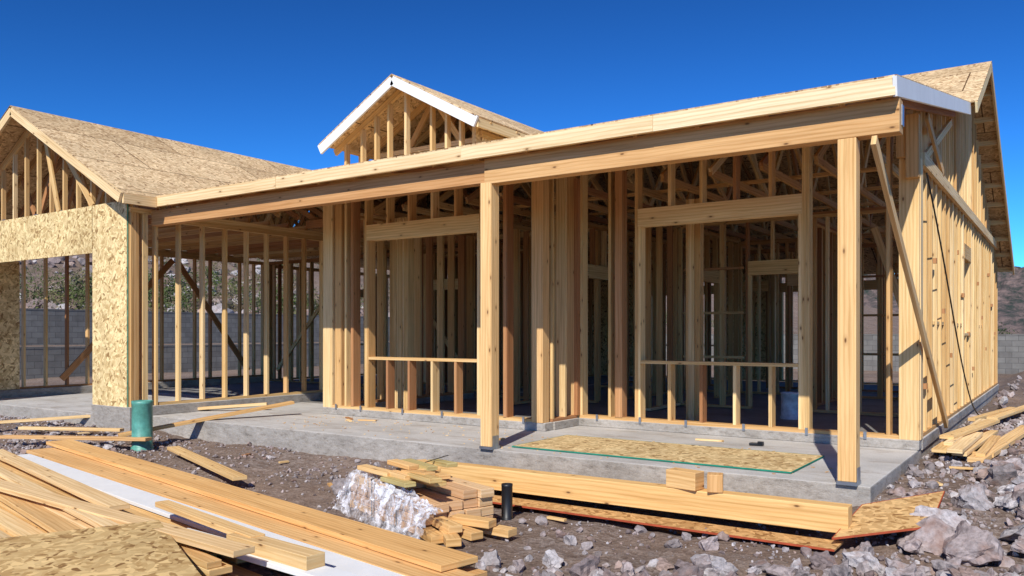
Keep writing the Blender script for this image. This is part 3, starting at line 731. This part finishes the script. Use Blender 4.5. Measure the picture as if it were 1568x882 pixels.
# ------------------------------------------------------------------ vegetation
def foliage(name, items, cols, per=300, q0=.065):
    vv, cc = [], []
    for (x, y, z, s, h) in items:
        base = np.array(R.choice(cols))
        cl = [(R.gauss(0,.42)*s, R.gauss(0,.42)*s, (R.random()**.8)*h, R.uniform(.22,.42)*s) for _ in range(9)]
        A = NPR.normal(size=(per, 3, 3)); A /= np.linalg.norm(A, axis=2, keepdims=True)
        C = np.array([cl[k % 9] for k in range(per)])
        c = C[:, :3] + A[:, 0]*C[:, 3:4]*(NPR.rand(per, 1)**.4); c[:, 2] = np.maximum(.02, c[:, 2]); c += np.array([x, y, z])
        q = q0*s; e, g = A[:, 1], A[:, 2]
        tri = np.stack([c-e*q, c+e*q*.8+g*q*.3, c+g*q*.9], 1).reshape(-1, 3); vv.append(tri)
        col = base[None]*NPR.uniform(.6, 1.35, (per, 1)); cc.append(np.repeat(np.hstack([col, np.ones((per, 1))]), 3, 0))
    vv = np.concatenate(vv); cc = np.concatenate(cc); n = len(vv)
    me = bpy.data.meshes.new(name); me.vertices.add(n); me.vertices.foreach_set('co', vv.ravel()); me.loops.add(n); me.loops.foreach_set('vertex_index', np.arange(n, dtype='i'))
    me.polygons.add(n//3); me.polygons.foreach_set('loop_start', np.arange(0, n, 3, dtype='i')); me.update()
    a = me.color_attributes.new('tint', 'FLOAT_COLOR', 'POINT'); a.data.foreach_set('color', cc.astype('f').ravel())
    me.materials.append(FOL); o = bpy.data.objects.new(name, me); scene.collection.objects.link(o); return o
NPR = np.random.RandomState(5)
FOL = mat_tint('foliage', .8, 3)
it = []
for _ in range(480):
    x = R.uniform(-100, -32); y = R.uniform(5, 90); s = R.uniform(.6, 1.9); it.append((x, y, gh(x, y)-.1, s, s*R.uniform(.7, 1.2)))
for _ in range(70):
    x = R.uniform(-48, -32); y = R.uniform(10, 40); s = R.uniform(.7, 1.7); it.append((x, y, gh(x, y)-.1, s, s*R.uniform(.9, 1.4)))
foliage('desert_shrubs', it, [(.08,.11,.03), (.11,.13,.045), (.06,.09,.03), (.16,.14,.07)])
it = []
for _ in range(90):
    y = R.uniform(37, 120); x = R.uniform(-25, 10); s = R.uniform(.7, 1.3); it.append((x, y, gh(x, y)-.1, s, s*1.1))
it += [(-1.8, 40, -.3, 1.1, 1.9), (-2.9, 42, -.3, 1.1, 1.8), (-.5, 41, -.3, 1.1, 1.7), (-2.3, 38, -.3, .8, 1.5), (-4.5, 45, -.3, 1.2, 2)]
foliage('juniper_bushes', it, [(.03,.055,.02), (.045,.07,.025)], 420)

# ------------------------------------------------------------------ mountains
gv, gf, nu, nv = [], [], 340, 80
for i in range(nu):
    for j in range(nv):
        x = -700 + 1100*i/(nu-1); y = 640 + 420*j/(nv-1); t = j/(nv-1)
        r = math.sin(min(1, t*1.3)*math.pi*.5)
        env = 66 + 34*noise.noise((x*.006, 3, 0)) - 22*sm((x+60)/200) 
        rg = 1-abs(noise.noise((x*.03, y*.012, 5)))*2
        h = r*env*(.92 + .30*noise.noise((x*.02, y*.02, 0)) + .14*rg + .12*noise.noise((x*.08, y*.07, 2)) + .07*noise.noise((x*.2, y*.2, 2)))
        gv.append((x, y, h-4))
for i in range(nu-1):
    for j in range(nv-1): a = i*nv+j; gf.append((a, a+nv, a+nv+1, a+1))
me = bpy.data.meshes.new('mountains'); me.from_pydata(gv, [], gf)
mm, nt, b = newmat('mountain_rock'); tc = N(nt, 'ShaderNodeTexCoord').outputs['Object']
c = ramp(nt, noise_n(nt, tc, .09, 8, .8), [(.40, (.02,.032,.024)), (.5, (.09,.068,.062)), (.64, (.21,.145,.125))])
b.inputs['Roughness'].default_value = 1; L(nt, c, b.inputs['Base Color']); me.materials.append(mm)
scene.collection.objects.link(bpy.data.objects.new('mountains', me))

# ------------------------------------------------------------------ light, sky, camera
elev = math.radians(41); az = V((.31, -.95, 0)).normalized()
ts = V((az.x*math.cos(elev), az.y*math.cos(elev), math.sin(elev)))
sd = bpy.data.lights.new('sun', 'SUN'); sd.energy = 5; sd.angle = math.radians(.5); sd.color = (1, .965, .895)
so = bpy.data.objects.new('sun', sd); scene.collection.objects.link(so); so.rotation_euler = ts.to_track_quat('Z', 'Y').to_euler(); so.location = ts*40
w = bpy.data.worlds.new('World'); scene.world = w; w.use_nodes = True; nt = w.node_tree
bg = nt.nodes['Background']; sk = nt.nodes.new('ShaderNodeTexSky'); sk.sky_type = 'NISHITA'; sk.sun_disc = False
sk.sun_elevation = elev; sk.sun_rotation = math.atan2(ts.x, ts.y); sk.altitude = 1200; sk.air_density = .9; sk.dust_density = .1; sk.ozone_density = 4
gm = nt.nodes.new('ShaderNodeGamma'); gm.inputs[1].default_value = 1.65; nt.links.new(sk.outputs[0], gm.inputs[0])
c = mix(nt, gm.outputs[0], (.25, .66, .86), 1, 'MULTIPLY')
nt.links.new(c, bg.inputs[0]); bg.inputs[1].default_value = .055
cam = bpy.data.cameras.new('camera'); co = bpy.data.objects.new('camera', cam); scene.collection.objects.link(co); scene.camera = co
co.location = (0, 0, 1.2); co.rotation_euler = (math.radians(90), 0, math.radians(34.4))
cam.lens = 28.65; cam.sensor_width = 36; cam.shift_y = .044; cam.clip_end = 8000; cam.clip_start = .05
scene.view_settings.view_transform = 'Standard'; scene.view_settings.look = 'None'; scene.view_settings.exposure = 0
